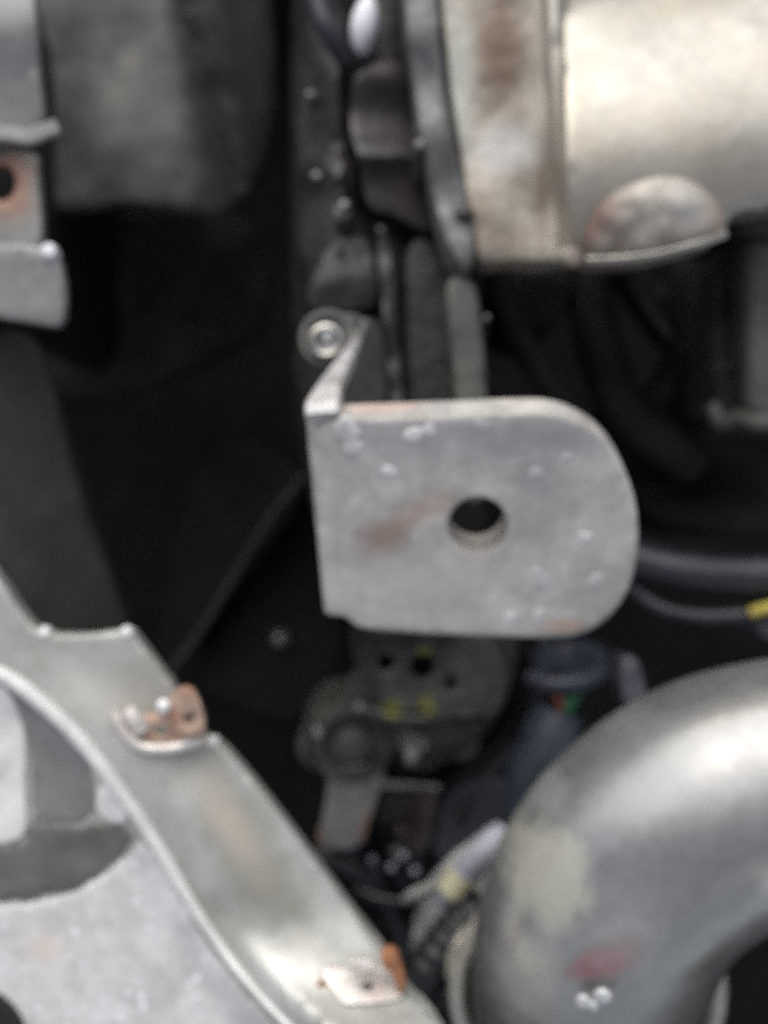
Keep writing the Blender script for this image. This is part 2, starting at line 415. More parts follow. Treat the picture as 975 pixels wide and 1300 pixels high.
# ------------------------------------------------------------------ the setting: dark bay below and around
def boxm(name, c, s, mat, parent=None, rz=0, label=None, bev=.12):
    c = Vector(c); hx, hy, hz = s[0] / 2, s[1] / 2, s[2] / 2; b = min(hx, hy, hz) * bev * 2
    import bmesh
    bm = bmesh.new(); bmesh.ops.create_cube(bm, size=1)
    bmesh.ops.scale(bm, vec=s, verts=bm.verts)
    bmesh.ops.bevel(bm, geom=bm.edges[:], offset=b, segments=2, affect='EDGES', profile=.5)
    bmesh.ops.rotate(bm, cent=(0, 0, 0), matrix=Matrix.Rotation(rz, 3, 'Z'), verts=bm.verts)
    bm.verts.ensure_lookup_table()
    v = [x.co + c for x in bm.verts]; f = [tuple(q.index for q in p.verts) for p in bm.faces]; bm.free()
    return build(name, v, f, mat, parent, 40, label)

def grid_floor():
    n = 40; v = []; f = []
    for i in range(n + 1):
        for j in range(n + 1):
            x = -.45 + .9 * i / n; y = -.45 + .9 * j / n
            v.append((x, y, -.42 + .006 * math.sin(x * 30) + .004 * math.sin(y * 47 + x * 20)))
    for i in range(n):
        for j in range(n):
            a = i * (n + 1) + j; f.append((a, a + 1, a + n + 2, a + n + 1))
    return build('engine_bay_floor', v, f, FLOOR)
fl = grid_floor(); tag(fl, 'dark grimy floor deep under the engine bay parts', None, kind='structure')
for nm, c, s, lb in (('engine_bay_wall_left', (-.33, 0, -.25), (.02, .86, .38), 'dark side wall of the bay, left of the parts'),
                     ('engine_bay_wall_right', (.38, 0, -.25), (.02, .86, .38), 'dark side wall of the bay, right of the parts'),
                     ('engine_bay_wall_rear', (.025, .40, -.25), (.69, .02, .38), 'dark wall of the bay beyond the top edge'),
                     ('engine_bay_wall_front', (.025, -.40, -.25), (.69, .02, .38), 'dark wall of the bay beyond the bottom edge')):
    tag(boxm(nm, c, s, WALLM, bev=.05), lb, None, kind='structure')

# ------------------------------------------------------------------ fender liner, top left
t = thing('fender_liner', 'dusty charcoal molded liner sheet filling the upper left behind the grey tabs', 'liner', 200, 120, -.2)
def zl(x, y):
    return -.105 - .055 * (max(0, x - 210) / 130.) ** 2 + .005 * nz(x, y, .008, 1) + .0012 * nz(x, y, .03, 6) - .014 * math.exp(-((x - 232 - y * .28) / 16.) ** 2)
sheet('liner_skin', [(-150, -150), (330, -150), (345, 40), (350, 150), (335, 225), (285, 272), (250, 270), (190, 258), (140, 256), (75, 268), (-150, 275)], zl, LINER, t, .006, step=13, wob=2)
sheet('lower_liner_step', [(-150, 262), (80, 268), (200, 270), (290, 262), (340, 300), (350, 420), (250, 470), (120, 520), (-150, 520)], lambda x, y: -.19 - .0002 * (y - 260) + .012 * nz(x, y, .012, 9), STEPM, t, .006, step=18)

# duct with a lighter edge line
t = thing('air_duct', 'black plastic air duct with a thin grey edge running diagonally at centre left', 'air duct', 250, 650, -.3)
sheet('duct_wall', [(250, 560), (300, 545), (390, 600), (385, 640), (300, 745), (225, 860), (190, 830), (215, 700)], lambda x, y: -.21 + .00018 * (x - 250), DUCT, t, .1, step=26)
tube('duct_edge', [P(392, 598, -.178), P(345, 655, -.182), (P(298, 730, -.188)), P(255, 800, -.194), P(212, 858, -.2)], .0018, DUCTEDGE, t, 10)
sheet('duct_lower_wall', [(400, 610), (440, 700), (440, 850), (380, 930), (300, 900), (235, 870), (305, 750)], lambda x, y: -.225, DUCT, t, .1, step=30)
o = lathe('water_droplet', [(.0042, -.003), (.0042, 0), (.0036, .0012), (.002, .002), (.0003, .0024)], P(357, 810, -.222), (.3, .5, 1), RIVET); tag(o, 'small dull bead added for a glint in the dark left of the mount', 'plug')
o.name = 'glint_bead'  # bead put here to stand for a small glint

# shield panel, left
o = sheet('shield_panel', [(-150, 420), (0, 412), (50, 430), (78, 530), (100, 610), (130, 700), (165, 800), (175, 825), (60, 840), (-30, 800), (-150, 760)],
          lambda x, y: -.075 + .000012 * (y - 600) - .012 * (max(0, x - 30) / 130) ** 2, DARKGREY, None, .005, step=20, rim=8)
tag(o, 'dark grey plastic shield with a rounded lower end at the left edge', 'shield')

# grey painted tabs, top left
t = thing('body_tab', 'light grey painted sheet-metal tab with a rust-ringed hole at the top left corner', 'bracket', 20, 200, -.06)
sheet('upper_leaf', [(-150, -120), (42, -120), (46, 0), (50, 90), (60, 165), (20, 178), (-150, 178)], lambda x, y: -.028 - .00002 * (y - 100) + .004 * math.exp(-((y - 30) / 60.) ** 2), TABGREY, t, .003, smooth=1, rim=8)
strap('cross_rib', [P(-120, 172, -.026), P(0, 171, -.026), P(35, 175, -.026), P(55, 168, -.027), P(73, 162, -.028)], [(0, 1, 0)] * 5, [.0042] * 5, .004, TABRIB, t)
sheet('lower_leaf', [(-150, 184), (46, 184), (50, 230), (56, 300), (52, 330), (-150, 335)], -.034, TABGREY, t, .003, holes=[circ(2, 232, 17, 22)], smooth=1)
sheet('foot_leaf', [(-150, 312), (10, 305), (72, 316), (82, 345), (84, 400), (76, 416), (60, 414), (-150, 380)], lambda x, y: -.027 - .00001 * (y - 310), TABGREY, t, .003, smooth=1, rim=7)
sheet('tab_web', [(-150, -110), (20, -110), (20, 400), (-150, 370)], -.06, BLKDUST, t, .2, step=40)
lathe('rivet', [(.0024, -.003), (.0024, .0005), (.0019, .0016), (.0007, .0021)], P(63, 320, -.0265), (0, .2, 1), WWHITE, t)

# ------------------------------------------------------------------ chassis rail in the centre
t = thing('chassis_rail', 'dark painted steel chassis rail running down from the top centre behind the bracket', 'chassis rail', 480, 300, -.2)
sheet('rail_skin', [(372, -150), (545, -150), (560, 60), (585, 260), (620, 420), (640, 820), (430, 820), (395, 640), (372, 520), (368, 300)], lambda x, y: -.085 - .02 * ((x - 480) / 120.) ** 2, RAIL, t, .06, step=20, rim=10)
sheet('left_wall', [(385, -150), (432, -150), (440, 60), (436, 150), (452, 200), (455, 270), (480, 290), (482, 370), (445, 380), (385, 385), (372, 300), (376, 120)], lambda x, y: -.066 - .0002 * abs(x - 430) + .004 * nz(x, y, .02, 4), RAIL, t, .02, step=18, rim=8)
sheet('upper_gusset', [(450, 78), (520, 70), (530, 150), (536, 190), (545, 240), (556, 290), (540, 298), (505, 275), (462, 268), (455, 200), (440, 160)], lambda x, y: -.068 + .006 * math.exp(-((y - 195) / 22.) ** 2) - .00006 * (x - 450) + .004 * math.exp(-((y - 95) / 25.) ** 2), RAILBR, t, .012, step=12, rim=7)
sheet('pocket_ridge', [(474, 286), (494, 288), (506, 400), (514, 520), (516, 640), (498, 640), (496, 520), (486, 400)], lambda x, y: -.066 + .003 * nz(x, y, .03, 7), RAIL, t, .012, step=8, rim=5, smooth=1)
sheet('pocket_cover', [(430, 300), (470, 296), (484, 380), (470, 395), (400, 400), (385, 380), (400, 330)], lambda x, y: -.066 + .004 * nz(x, y, .02, 2), RAIL, t, .02, rim=10)
sheet('pocket_floor', [(512, 300), (560, 300), (580, 400), (592, 520), (600, 640), (520, 640), (512, 420)], -.078, RAIL, t, .02, rim=6)
# flange strip along its right side
sheet('upper_flange', [(508, -150), (545, -150), (556, 0), (562, 90), (580, 200), (598, 262), (604, 330), (592, 352), (575, 330), (560, 290), (545, 235), (530, 150), (520, 70), (512, 0)],
      lambda x, y: -.052 + .002 * math.sin(y * .045) , STRIP, t, .035, step=12, rim=9)
sheet('lower_flange', [(562, 350), (603, 352), (612, 410), (619, 500), (622, 640), (585, 640), (578, 500), (570, 420)], lambda x, y: -.056, STRIP2, t, .03, step=14, rim=7)
sheet('flange_seam', [(576, 262), (600, 262), (603, 276), (580, 280)], -.0495, RAIL, t, .01, rim=4, smooth=1)
for (x, y, r, z) in ((395, 122, .0016, -.068), (434, 270, .0028, -.06), (402, 225, .0018, -.07), (437, 262, .0018, -.058), (533, 186, .0019, -.0505), (618, 405, .0012, -.055)):
    lathe('rivet', [(r, -.02), (r, .0006), (r * .75, .0014), (r * .2, .0018)], P(x, y, z), (0, .2, 1), RIVET, t, 14)

o = lathe('oval_plug', [(.0066, -.02), (.0066, 0), (.0058, .002), (.0034, .0036), (.0004, .004)], P(0, 0, 0) * 0, (0, 0, 1), WWHITE)
o.location = P(462, 30, -.06); o.scale = (.62, 1.25, 1); o.rotation_euler = (R(12), 0, R(-12))
tag(o, 'oval plug with its glint painted white on the rail at the top centre', 'plug')
o = tube('blue_hose', [P(396, -120, -.062), P(404, 0, -.06), P(418, 40, -.06), P(440, 75, -.066)], .0034, BLUERUB, None, 12)
tag(o, 'thin blue-grey hose left of the white oval plug', 'hose')

# ------------------------------------------------------------------ engine castings, top right
t = thing('engine_casting', 'bright sand-coloured aluminium engine casting with a round boss at the top right', 'engine casting', 780, 150, -.15)
sheet('mounting_flange', [(550, -150), (712, -150), (708, 60), (712, 200), (722, 330), (700, 334), (640, 332), (606, 338), (600, 300), (585, 210), (572, 120), (560, 20)],
      lambda x, y: -.052 + .0022 * nz(x, y, .012, 3) + .0008 * nz(x, y, .05, 5), ALUST, t, .012, step=12, rim=12)
sheet('raised_rib', [(686, -150), (722, -150), (718, 60), (722, 200), (735, 330), (716, 330), (704, 200), (694, 60)], lambda x, y: -.042, ALU, t, .03, step=9, rim=14)
AX = lambda x: 195 - .14 * (x - 800)          # crest line of the cylindrical housing
def zc(x, y):
    s = (y - AX(x)) * .00022; Rr = .062
    return -.028 - (Rr - math.sqrt(max(1e-9, Rr * Rr - min(s * s, Rr * Rr * .97))))
sheet('housing', [(716, -170), (1150, -170), (1150, 235), (975, 264), (925, 272), (922, 300), (850, 318), (745, 332), (728, 300), (716, 200)], zc, ALU, t, .014, step=14, rim=5)
def zb(x, y):
    rr = math.hypot((x - 832) / 104., (y - 325) / 106.)
    return zc(x, y) + .002 + .007 * (1 - min(1, rr) ** 6) - .00003 * (y - 225) + .0016 * nz(x, y, .035, 8)
boss = sheet('boss', [(740, 331), (739, 300), (750, 275), (775, 248), (812, 228), (850, 222), (885, 230), (910, 252), (920, 276), (922, 299), (885, 311), (835, 324), (790, 330)], zb, ALUBOSS, t, .016, step=8, rim=10, smooth=1)
strap('boss_rim', [P(x, y, zb(x, y - 8) - .001) for x, y in ((745, 330), (790, 328), (840, 321), (885, 309), (920, 297))], [(0, 1, .6)] * 5, [.0022] * 5, .002, ALU, boss)
lathe('drip_lug', [(.003, -.02), (.003, 0), (.0022, .001), (.0006, .0014)], P(728, 326, -.034), (0, -.2, 1), ALUBOSS, t, 14)
sheet('dark_joint', [(926, 272), (1150, 238), (1150, 300), (930, 302)], -.085, RAILBR, t, .05, rim=5, smooth=1)

t = thing('side_casting', 'dirty aluminium casting column under the bright housing at the right edge', 'engine casting', 945, 420, -.2)
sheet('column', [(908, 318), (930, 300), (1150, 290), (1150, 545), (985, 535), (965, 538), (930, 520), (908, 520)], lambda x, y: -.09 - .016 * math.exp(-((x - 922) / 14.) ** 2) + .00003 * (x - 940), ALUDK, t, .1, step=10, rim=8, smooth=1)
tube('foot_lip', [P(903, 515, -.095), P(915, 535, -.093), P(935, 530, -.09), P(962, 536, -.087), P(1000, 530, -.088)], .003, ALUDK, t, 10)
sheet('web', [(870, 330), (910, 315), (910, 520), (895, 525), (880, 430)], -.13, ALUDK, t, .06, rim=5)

# dark hoses in the cavity below the casting
def hose(name, label, pts, r, mat, ridge=None, group=None, n=8, segs=16):
    o = tube(name, [P(*p) for p in pts], r, mat, None, segs, n, ridge)
    return tag(o, label, 'hose' if 'hose' in name else 'cable', group)
G = 'black hoses below the casting'
hose('coolant_hose', 'thin black hose slanting down right beside the olive flange strip', [(625, 330, -.12), (650, 415, -.12), (685, 470, -.12), (720, 515, -.125), (780, 600, -.14)], .005, BLKDUST, group=G)
hose('coolant_hose', 'thick black hose curving down in the middle of the cavity under the casting', [(740, 320, -.15), (752, 400, -.14), (770, 470, -.135), (800, 530, -.14), (880, 590, -.15)], .009, BLKDUST, group=G)
hose('coolant_hose', 'black hose bowing left from the side casting column', [(860, 330, -.16), (868, 420, -.15), (850, 480, -.145), (810, 520, -.15), (720, 560, -.16)], .006, BLKDUST, group=G)
o = sheet('cover_plate', [(615, 340), (720, 336), (728, 370), (705, 420), (650, 430), (612, 390)], lambda x, y: -.14 + .0001 * (x - 660), BLK, None, .06, rim=10); tag(o, 'black plastic cover tucked under the stained mounting flange', 'cover')
o = sheet('slanted_stay', [(782, 335), (812, 335), (850, 395), (870, 430), (850, 436), (815, 390)], -.125, RAIL, None, .02, rim=5, smooth=1); tag(o, 'dark slanted metal stay under the round boss', 'stay')
o = sheet('belt_cover', [(760, 540), (830, 530), (960, 560), (1150, 580), (1150, 700), (960, 690), (860, 680), (800, 640)], lambda x, y: -.17 + .01 * math.sin(x * .022) + .006 * math.sin(y * .05), BLKDUST, None, .08, step=22, rim=12); tag(o, 'dull black molded cover right of the bracket at the right edge', 'cover')
hose('vacuum_hose', 'blue-black hose crossing level to the right edge beside the bracket', [(700, 690, -.10), (800, 708, -.095), (860, 722, -.09), (930, 730, -.09), (1010, 728, -.09), (1120, 720, -.09)], .0062, BLUERUB)
hose('wiring_cable', 'thin dark cable sagging below the level hose at the right', [(760, 690, -.11), (800, 742, -.1), (840, 772, -.095), (890, 783, -.09), (945, 781, -.088)], .0028, BLUERUB)
hose('taped_cable', 'yellow taped cable end at the right edge below the hoses', [(952, 778, -.088), (966, 774, -.087), (990, 768, -.086), (1060, 750, -.086)], .002, YELLOW)
o = sheet('violet_connector', [(955, 795), (985, 782), (1060, 780), (1060, 815), (975, 815)], -.1, VIOLET, None, .02, rim=5, smooth=1); tag(o, 'violet-grey connector just under the yellow cable at the right edge', 'connector')

# ------------------------------------------------------------------ mount below the bracket
t = thing('rubber_mount', 'grimy rounded steel mount with holes and yellow paint marks below the bracket', 'mount', 545, 880, -.2)
def zm(x, y):
    e = math.hypot((x - 560) / 115., (y - 860) / 125.)
    return -.105 - .022 * max(0, e - .55) ** 2 / .2 - (.01 if y > 908 + .05 * (x - 500) else 0)
mpl = sheet('mount_plate', [(440, 770), (660, 770), (656, 850), (640, 900), (605, 945), (560, 975), (510, 982), (480, 965), (470, 910), (450, 850)], zm, MOUNT, t, .05, holes=[circ(490, 841, 10, 10), circ(536, 846, 14, 14), circ(573, 868, 6, 7)], step=10, rim=6, angle=30)
tube('mount_lip', [P(466, 900, -.113), P(490, 908, -.109), P(530, 912, -.108), (P(570, 908, -.109)), P(600, 896, -.113)], .0022, MOUNT, t, 10)
lathe('stud', [(.003, -.02), (.003, .012), (.0024, .014)], P(522, 925, -.115), (0, -.5, 1), ZINC, mpl, 14)
lathe('stud_nut', [(.0055, 0), (.0055, .004), (.0048, .005), (.003, .005)], P(525, 935, -.118), (0, -.5, 1), ZINC, mpl, hexa=True)
for x, y in ((597, 898), (604, 882), (457, 898), (522, 965)):
    lathe('rivet', [(.0022, -.01), (.0022, 0), (.0014, .0012), (.0003, .0016)], P(x, y, -.117), (0, 0, 1), WASH, t, 12)
for i, x in enumerate((600, 618, 634)):
    strap('rib', [P(x, 785, -.112 - i * .004), P(x + 4, 850, -.114 - i * .004), P(x - 12 - i * 4, 905, -.12 - i * .004)], [(1, 0, 0)] * 3, [.002] * 3, .008, MOUNT, t, 4)
tube('mount_skirt', [P(650, 790, -.15), P(668, 860, -.15), P(650, 930, -.15), P(600, 985, -.15), P(550, 1020, -.155)], .0075, BLK, t, 14)

t = thing('bushing_arm', 'dull grey bushing eye with a short rust-edged strap hanging below the mount', 'arm', 445, 980, -.2)
lathe('bushing_eye', [(.0165, -.03), (.0165, -.004), (.0145, 0), (.011, .0005), (.0095, -.003), (.0075, -.003), (.0065, .001), (.002, .002)], P(447, 945, -.125), (.1, -.15, 1), MOUNT, t)
ear = sheet('ear', [(378, 930), (400, 895), (430, 890), (430, 975), (400, 982), (375, 962)], -.135, MOUNT, t, .02, rim=6)
lathe('ear_stud', [(.0022, -.01), (.0022, .008), (.0016, .009)], P(405, 915, -.13), (0, -.4, 1), ZINC, ear, 12)
sheet('strap_leg', [(418, 972), (486, 968), (490, 985), (470, 1040), (460, 1080), (398, 1078), (412, 1030)], lambda x, y: -.128 - .00004 * (y - 970), STRAPST, t, .004, step=9, rim=4, smooth=1)

t = thing('lower_link', 'dark brown steel link with a bright upper edge right of the strap', 'link', 525, 1040, -.2)
sheet('link_body', [(484, 996), (556, 998), (560, 1030), (545, 1080), (520, 1090), (490, 1060), (476, 1040)], lambda x, y: -.15 + .006 * math.sin(x * .06), BROWN, t, .05, step=10, rim=8)
strap('bright_edge', [P(482, 994, -.142), P(520, 996, -.142), P(558, 999, -.142)], [(0, 1, .3)] * 3, [.0026] * 3, .003, ZINC, t)
lathe('pivot_pin', [(.0022, -.01), (.0022, .003), (.001, .004)], P(508, 1053, -.146), (0, 0, 1), BROWN, t, 12)

o = sheet('splash_guard', [(560, 1010), (600, 985), (640, 985), (660, 1000), (640, 1060), (600, 1095), (545, 1095), (552, 1050)], lambda x, y: -.135 + .00015 * (x - 600), BLUERUB, None, .05, rim=8); tag(o, 'slate-blue rubber guard left of the pipe elbow', 'guard')
t = thing('oil_cap', 'glossy black round cap with blue glints set on as pale beads deep beside the pipe', 'cap', 505, 1110, -.2)
lathe('cap_body', [(.026, -.08), (.026, -.01), (.023, -.003), (.017, 0), (.012, -.002), (.006, .003), (.001, .004)], P(505, 1112, -.16), (0, -.35, 1), GLOSSBLK, t)
tube('cap_ring', [P(452, 1128, -.15), P(480, 1140, -.147), P(515, 1143, -.146), P(548, 1136, -.147), P(575, 1118, -.15)], .0022, GLOSSBLK, t, 10)
for x, y, r in ((472, 1091, .0016), (497, 1101, .0016), (527, 1106, .0018), (512, 1086, .0018)):  # pale raised beads stand for the cap's bluish highlights
    lathe('bead', [(r, -.01), (r, 0), (r * .8, r * .5), (r * .3, r * .8)], P(x, y, -.15), (0, .3, 1), LAVENDER, t, 12)

G2 = 'black cables beside the mount'
for lb, pts, rd in (('black cable hugging the right side of the mount', [(690, 800, -.14), (684, 870, -.135), (660, 940, -.135), (612, 995, -.138), (580, 1040, -.14)], .0045),
                    ('slimmer black cable just outside the one hugging the mount', [(705, 800, -.15), (700, 890, -.14), (672, 960, -.14), (630, 1015, -.142), (600, 1070, -.15)], .003),
                    ('black cable looping under the bushing strap', [(400, 1085, -.15), (440, 1098, -.148), (470, 1120, -.15), (500, 1160, -.155), (520, 1215, -.16)], .004)):
    hose('black_cable', lb, pts, rd, RUBBER, group=G2)
for lb, x, y, z, rd, ax in (('small zinc hex bolt low on the rim of the mount', 585, 945, -.13, .0042, (.3, -.5, 1)), ('small dark hex bolt left of the mount, above the bushing eye', 462, 872, -.118, .004, (-.2, 0, 1))):
    tb = thing('hex_bolt', lb, 'bolt', x, y, z, 'hex bolts on the mount'); bolt(tb, x, y, z, rd, WASH if x > 500 else MOUNT, ax)

# connector with coloured wires
t = thing('wire_connector', 'blue-grey plug connector with red and green wires above the pipe elbow', 'connector', 720, 860, -.2)
csh = sheet('connector_shell', [(672, 815), (770, 812), (778, 850), (768, 860), (700, 862), (674, 858)], lambda x, y: -.125 - .0004 * abs(x - 722) * .3, CONN, t, .03, rim=8, smooth=1)
tube('shell_collar', [P(672, 860, -.122), P(700, 868, -.118), P(735, 866, -.118), P(768, 855, -.122)], .0035, CONN, csh, 10)
for mat, nm, pts in ((WGREEN, 'green_wire', [(742, 862, -.121), (735, 880, -.119), (722, 905, -.12), (705, 960, -.13)]), (WGREEN, 'green_wire', [(731, 862, -.121), (722, 885, -.119), (715, 915, -.12), (700, 970, -.13)]),
                     (WRED, 'red_wire', [(700, 864, -.121), (706, 882, -.119), (712, 905, -.12), (698, 975, -.13)])):
    tube(nm, [P(*p) for p in pts], .0015, mat, t, 8)
tube('wire_sleeve', [P(712, 900, -.126), P(700, 930, -.127), P(685, 975, -.13), P(662, 1030, -.14)], [.009, .011, .012, .012], CONN, t, 14)
o = sheet('grey_tab', [(786, 838), (808, 832), (818, 862), (820, 900), (792, 900)], -.1, VIOLET, None, .02, rim=4, smooth=1); tag(o, 'small grey-violet tab standing up behind the pipe elbow', 'tab')

# ------------------------------------------------------------------ aluminium pipe elbow
t = thing('pipe_elbow', 'large brushed aluminium pipe elbow with a red smear at the bottom right', 'pipe', 740, 1290, -.15)
pp = [P(1330, 985, -.005), P(1130, 992, -.006), P(985, 1002, -.008), P(885, 1035, -.010), P(800, 1105, -.016), P(757, 1195, -.028), P(745, 1275, -.05), P(742, 1320, -.085), P(742, 1335, -.13)]
pw = tube('pipe_wall', pp, .0335, PIPE, t, 64, 14)
tube('end_bead', [P(746 + 166 * math.cos(a), 1258 + 152 * math.sin(a), -.07 - .012 * math.sin(a)) for a in [2 * math.pi * i / 40 for i in range(41)]], .0028, PIPEBAND, t, 12, raw=True)
for x, y, r in ((741, 1270, .0020), (765, 1263, .0022), (754, 1275, .0014)):
    h, n_ = surf(pw, x, y)
    lathe('weld_bead', [(r, -.004), (r, .0006), (r * .8, r * .15 + .0008), (r * .25, r * .22 + .0008)], h, n_, SPAT, pw, 14)
t2 = thing('lower_pipe', 'shadowed metal pipe section showing under the elbow at the bottom right', 'pipe', 870, 1290, -.2)
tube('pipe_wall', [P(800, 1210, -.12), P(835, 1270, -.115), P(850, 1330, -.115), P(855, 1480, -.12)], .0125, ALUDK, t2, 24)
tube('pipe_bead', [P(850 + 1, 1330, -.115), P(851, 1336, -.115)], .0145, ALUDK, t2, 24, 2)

t = thing('wrapped_hose', 'whitish foil-wrapped hose with cream tape running up to the pipe elbow', 'hose', 570, 1150, -.2)
tube('wrap', [P(530, 1230, -.12), P(548, 1185, -.11), P(572, 1145, -.1), P(600, 1105, -.095), P(640, 1060, -.1)], [.004, .0085, .011, .009, .006], WHITEWRAP, t, 16, flat=.55)
tube('lavender_band', [P(562, 1148, -.094), P(580, 1120, -.09), P(606, 1088, -.086), P(640, 1055, -.09)], [.003, .0046, .0046, .004], LAVENDER, t, 14)
tube('cream_band', [P(572, 1131, -.0895), P(590, 1109, -.0875)], .0049, CREAM, t, 14, 4)
hose('white_wire', 'thin whitish wire branching left from the foil-wrapped hose', [(515, 1142, -.105), (530, 1132, -.1), (548, 1126, -.098), (565, 1122, -.096)], .0017, WHITEWRAP)
hose('corrugated_cable', 'black corrugated conduit between the lower clip and the pipe', [(515, 1290, -.09), (530, 1255, -.085), (548, 1222, -.082), (580, 1180, -.085), (615, 1150, -.09)], .0068, RUBBER, (.09, 2), n=12)
hose('corrugated_cable', 'second black conduit tucked beside the pipe bead', [(530, 1330, -.1), (552, 1270, -.098), (575, 1225, -.095), (600, 1190, -.1)], .006, RUBBER, (.08, 2), n=12)
o = tube('hose_clamp_tail', [P(572, 1236, -.078), P(576, 1215, -.076), P(584, 1195, -.076), (P(596, 1180, -.08))], .0022, PIPEBAND, None, 10); tag(o, 'short curved tan metal tail left of the pipe bead', 'clamp')

# ------------------------------------------------------------------ painted front panel, bottom left
t = thing('front_panel', 'grey painted body panel with a raised white bead across the lower left corner', 'body panel', 150, 1150, -.05)
RIDGE = [(-160, 800), (0, 852), (45, 885), (100, 935), (155, 1005), (205, 1080), (250, 1160), (300, 1230), (350, 1288), (420, 1350), (520, 1420)]
RIDGE = [(p.x, p.y) for p in chaikin(RIDGE, 2, False)]
def ridge_side(x, y):
    best = 1e9; sgn = 1
    for i in range(len(RIDGE) - 1):
        ax, ay = RIDGE[i]; bx, by = RIDGE[i + 1]
        dx, dy = bx - ax, by - ay
        tt = max(0, min(1, ((x - ax) * dx + (y - ay) * dy) / (dx * dx + dy * dy)))
        q = math.hypot(ax + tt * dx - x, ay + tt * dy - y)
        if q < best: best = q; sgn = 1 if dx * (y - ay) - dy * (x - ax) < 0 else -1
    return best * sgn
def zp(x, y):
    s = ridge_side(x, y)                # >0 towards the engine
    z = -.022
    if s > 0: z -= .004 * min(1, s / 160.) ** 2
    else: z += -.005 * min(1, -s / 40.)
    q = max(0, y - 1150 - max(0, 300 - x) * .5) * min(1, max(0, (s + 60) / 90.))
    z += .00024 * (q if q > 120 else q * q / 240. + (0 if q < 120 else 0)) - (.00024 * 60 if q > 120 else 0)
    z += .003 * math.exp(-((s - 90) / 45.) ** 2) * math.sin(y * .012)
    return z
ps = sheet('panel_skin', [(-160, 600), (-60, 660), (0, 735), (28, 778), (48, 800), (60, 804), (110, 806), (155, 799), (166, 799), (176, 812), (214, 862), (222, 872), (232, 905), (262, 938), (276, 938), (330, 1000), (400, 1092), (462, 1175), (490, 1210), (520, 1262), (545, 1282), (575, 1330), (620, 1400), (-160, 1480)],
      zp, PAINT, t, .006, holes=[circ(467, 1254, 11, 8)], step=11, rim=5, smooth=1)
tube('raised_bead', [P(x, y, zp(x, y) + .0005) for x, y in RIDGE[::2]], [.0022, .0022, .0022, .0021, .0019, .0015, .001, .0006, .0004], PALE, ps, 12, 4)
zlo = lambda x, y: zp(x, y) + .0012
def low_outline(o): return [(x - 7 * .7, y + 7) for x, y in o]
sheet('outer_skin', [(-160, 1160), (0, 1150), (50, 1145), (90, 1135), (130, 1115), (165, 1085), (180, 1062), (205, 1098), (248, 1172), (296, 1244), (345, 1302), (420, 1372), (300, 1450), (-160, 1450)], zlo, PAINTLO, t, .001, step=12, rim=3, smooth=1, wob=2.5)
sheet('paint_patch', [(-160, 850), (0, 868), (14, 880), (26, 915), (34, 950), (30, 1000), (36, 1040), (28, 1066), (0, 1072), (-160, 1075)], zlo, PALE, t, .001, step=12, rim=2, smooth=1, wob=1.5)
sheet('primer_patch', [(-160, 1078), (0, 1076), (32, 1070), (40, 1040), (60, 1048), (110, 1050), (150, 1046), (166, 1060), (160, 1082), (128, 1108), (90, 1128), (50, 1138), (0, 1144), (-160, 1152)], zlo, PRIMER, t, .001, step=7, rim=2, smooth=1, wob=5)
sheet('paint_chip', [(122, 1005), (135, 992), (150, 1010), (165, 1042), (150, 1046), (125, 1040)], zlo, PALE, t, .001, step=8, rim=2, smooth=1, wob=1)
sheet('primer_field', [(-160, 800), (-20, 862), (8, 866), (40, 890), (96, 945), (118, 980), (120, 1042), (60, 1046), (42, 1036), (40, 950), (20, 880), (-160, 846)], lambda x, y: zp(x, y) + .0006, PRIMER if False else M('worn_grey_paint', (.21, .213, .205), .36, .2, var=.1, scale=30, bump=.08), t, .001, step=11, rim=2, smooth=1)
sheet('edge_trim', [(-160, 1225), (-20, 1255), (8, 1270), (30, 1300), (60, 1400), (-160, 1450)], lambda x, y: zp(x, y) + .004, BLKDUST, t, .004, rim=5, smooth=1)
for x, y in ((57, 803), (161, 803), (270, 942)):
    lathe('edge_drop', [(.002, -.003), (.002, 0), (.0014, .001), (.0004, .0014)], P(x, y, zp(x, y) - .0005), (0, .2, 1), PALE, ps, 12)

# spring clips on its edge
t = thing('spring_clip', 'tarnished copper-brown spring clip on the panel edge at the left', 'clip', 205, 920, -.03)
zq = -.021
sheet('base_leaf', [(143, 908), (150, 900), (182, 908), (205, 905), (225, 900), (262, 925), (262, 938), (200, 950), (172, 948)], lambda x, y: zq + .00002 * (x - 150), CLIP, t, .0012, holes=[circ(205, 928, 9, 6)], step=7, rim=3, smooth=1)
sheet('upright_leaf', [(212, 890), (222, 874), (240, 870), (250, 880), (262, 915), (258, 932), (230, 938), (214, 915)], lambda x, y: zq + .004 + .00006 * (x - 212), CLIP, t, .0016, holes=[circ(240, 912, 7, 8)], step=6, rim=3, smooth=1)
tube('curled_end', [P(143, 904, zq + .001), P(155, 922, zq + .001), P(176, 946, zq + .001), P(215, 950, zq + .001), P(258, 938, zq + .001)], .0016, CLIPB, t, 10)
tube('curled_lip', [P(160, 902, zq + .003), P(172, 914, zq + .003), P(180, 926, zq + .002)], .0024, CLIPB, t, 12)
lathe('clip_bead', [(.0022, -.003), (.0022, 0), (.0015, .0012), (.0004, .0016)], P(208, 896, zq + .004), (0, .2, 1), SPAT, t, 12)

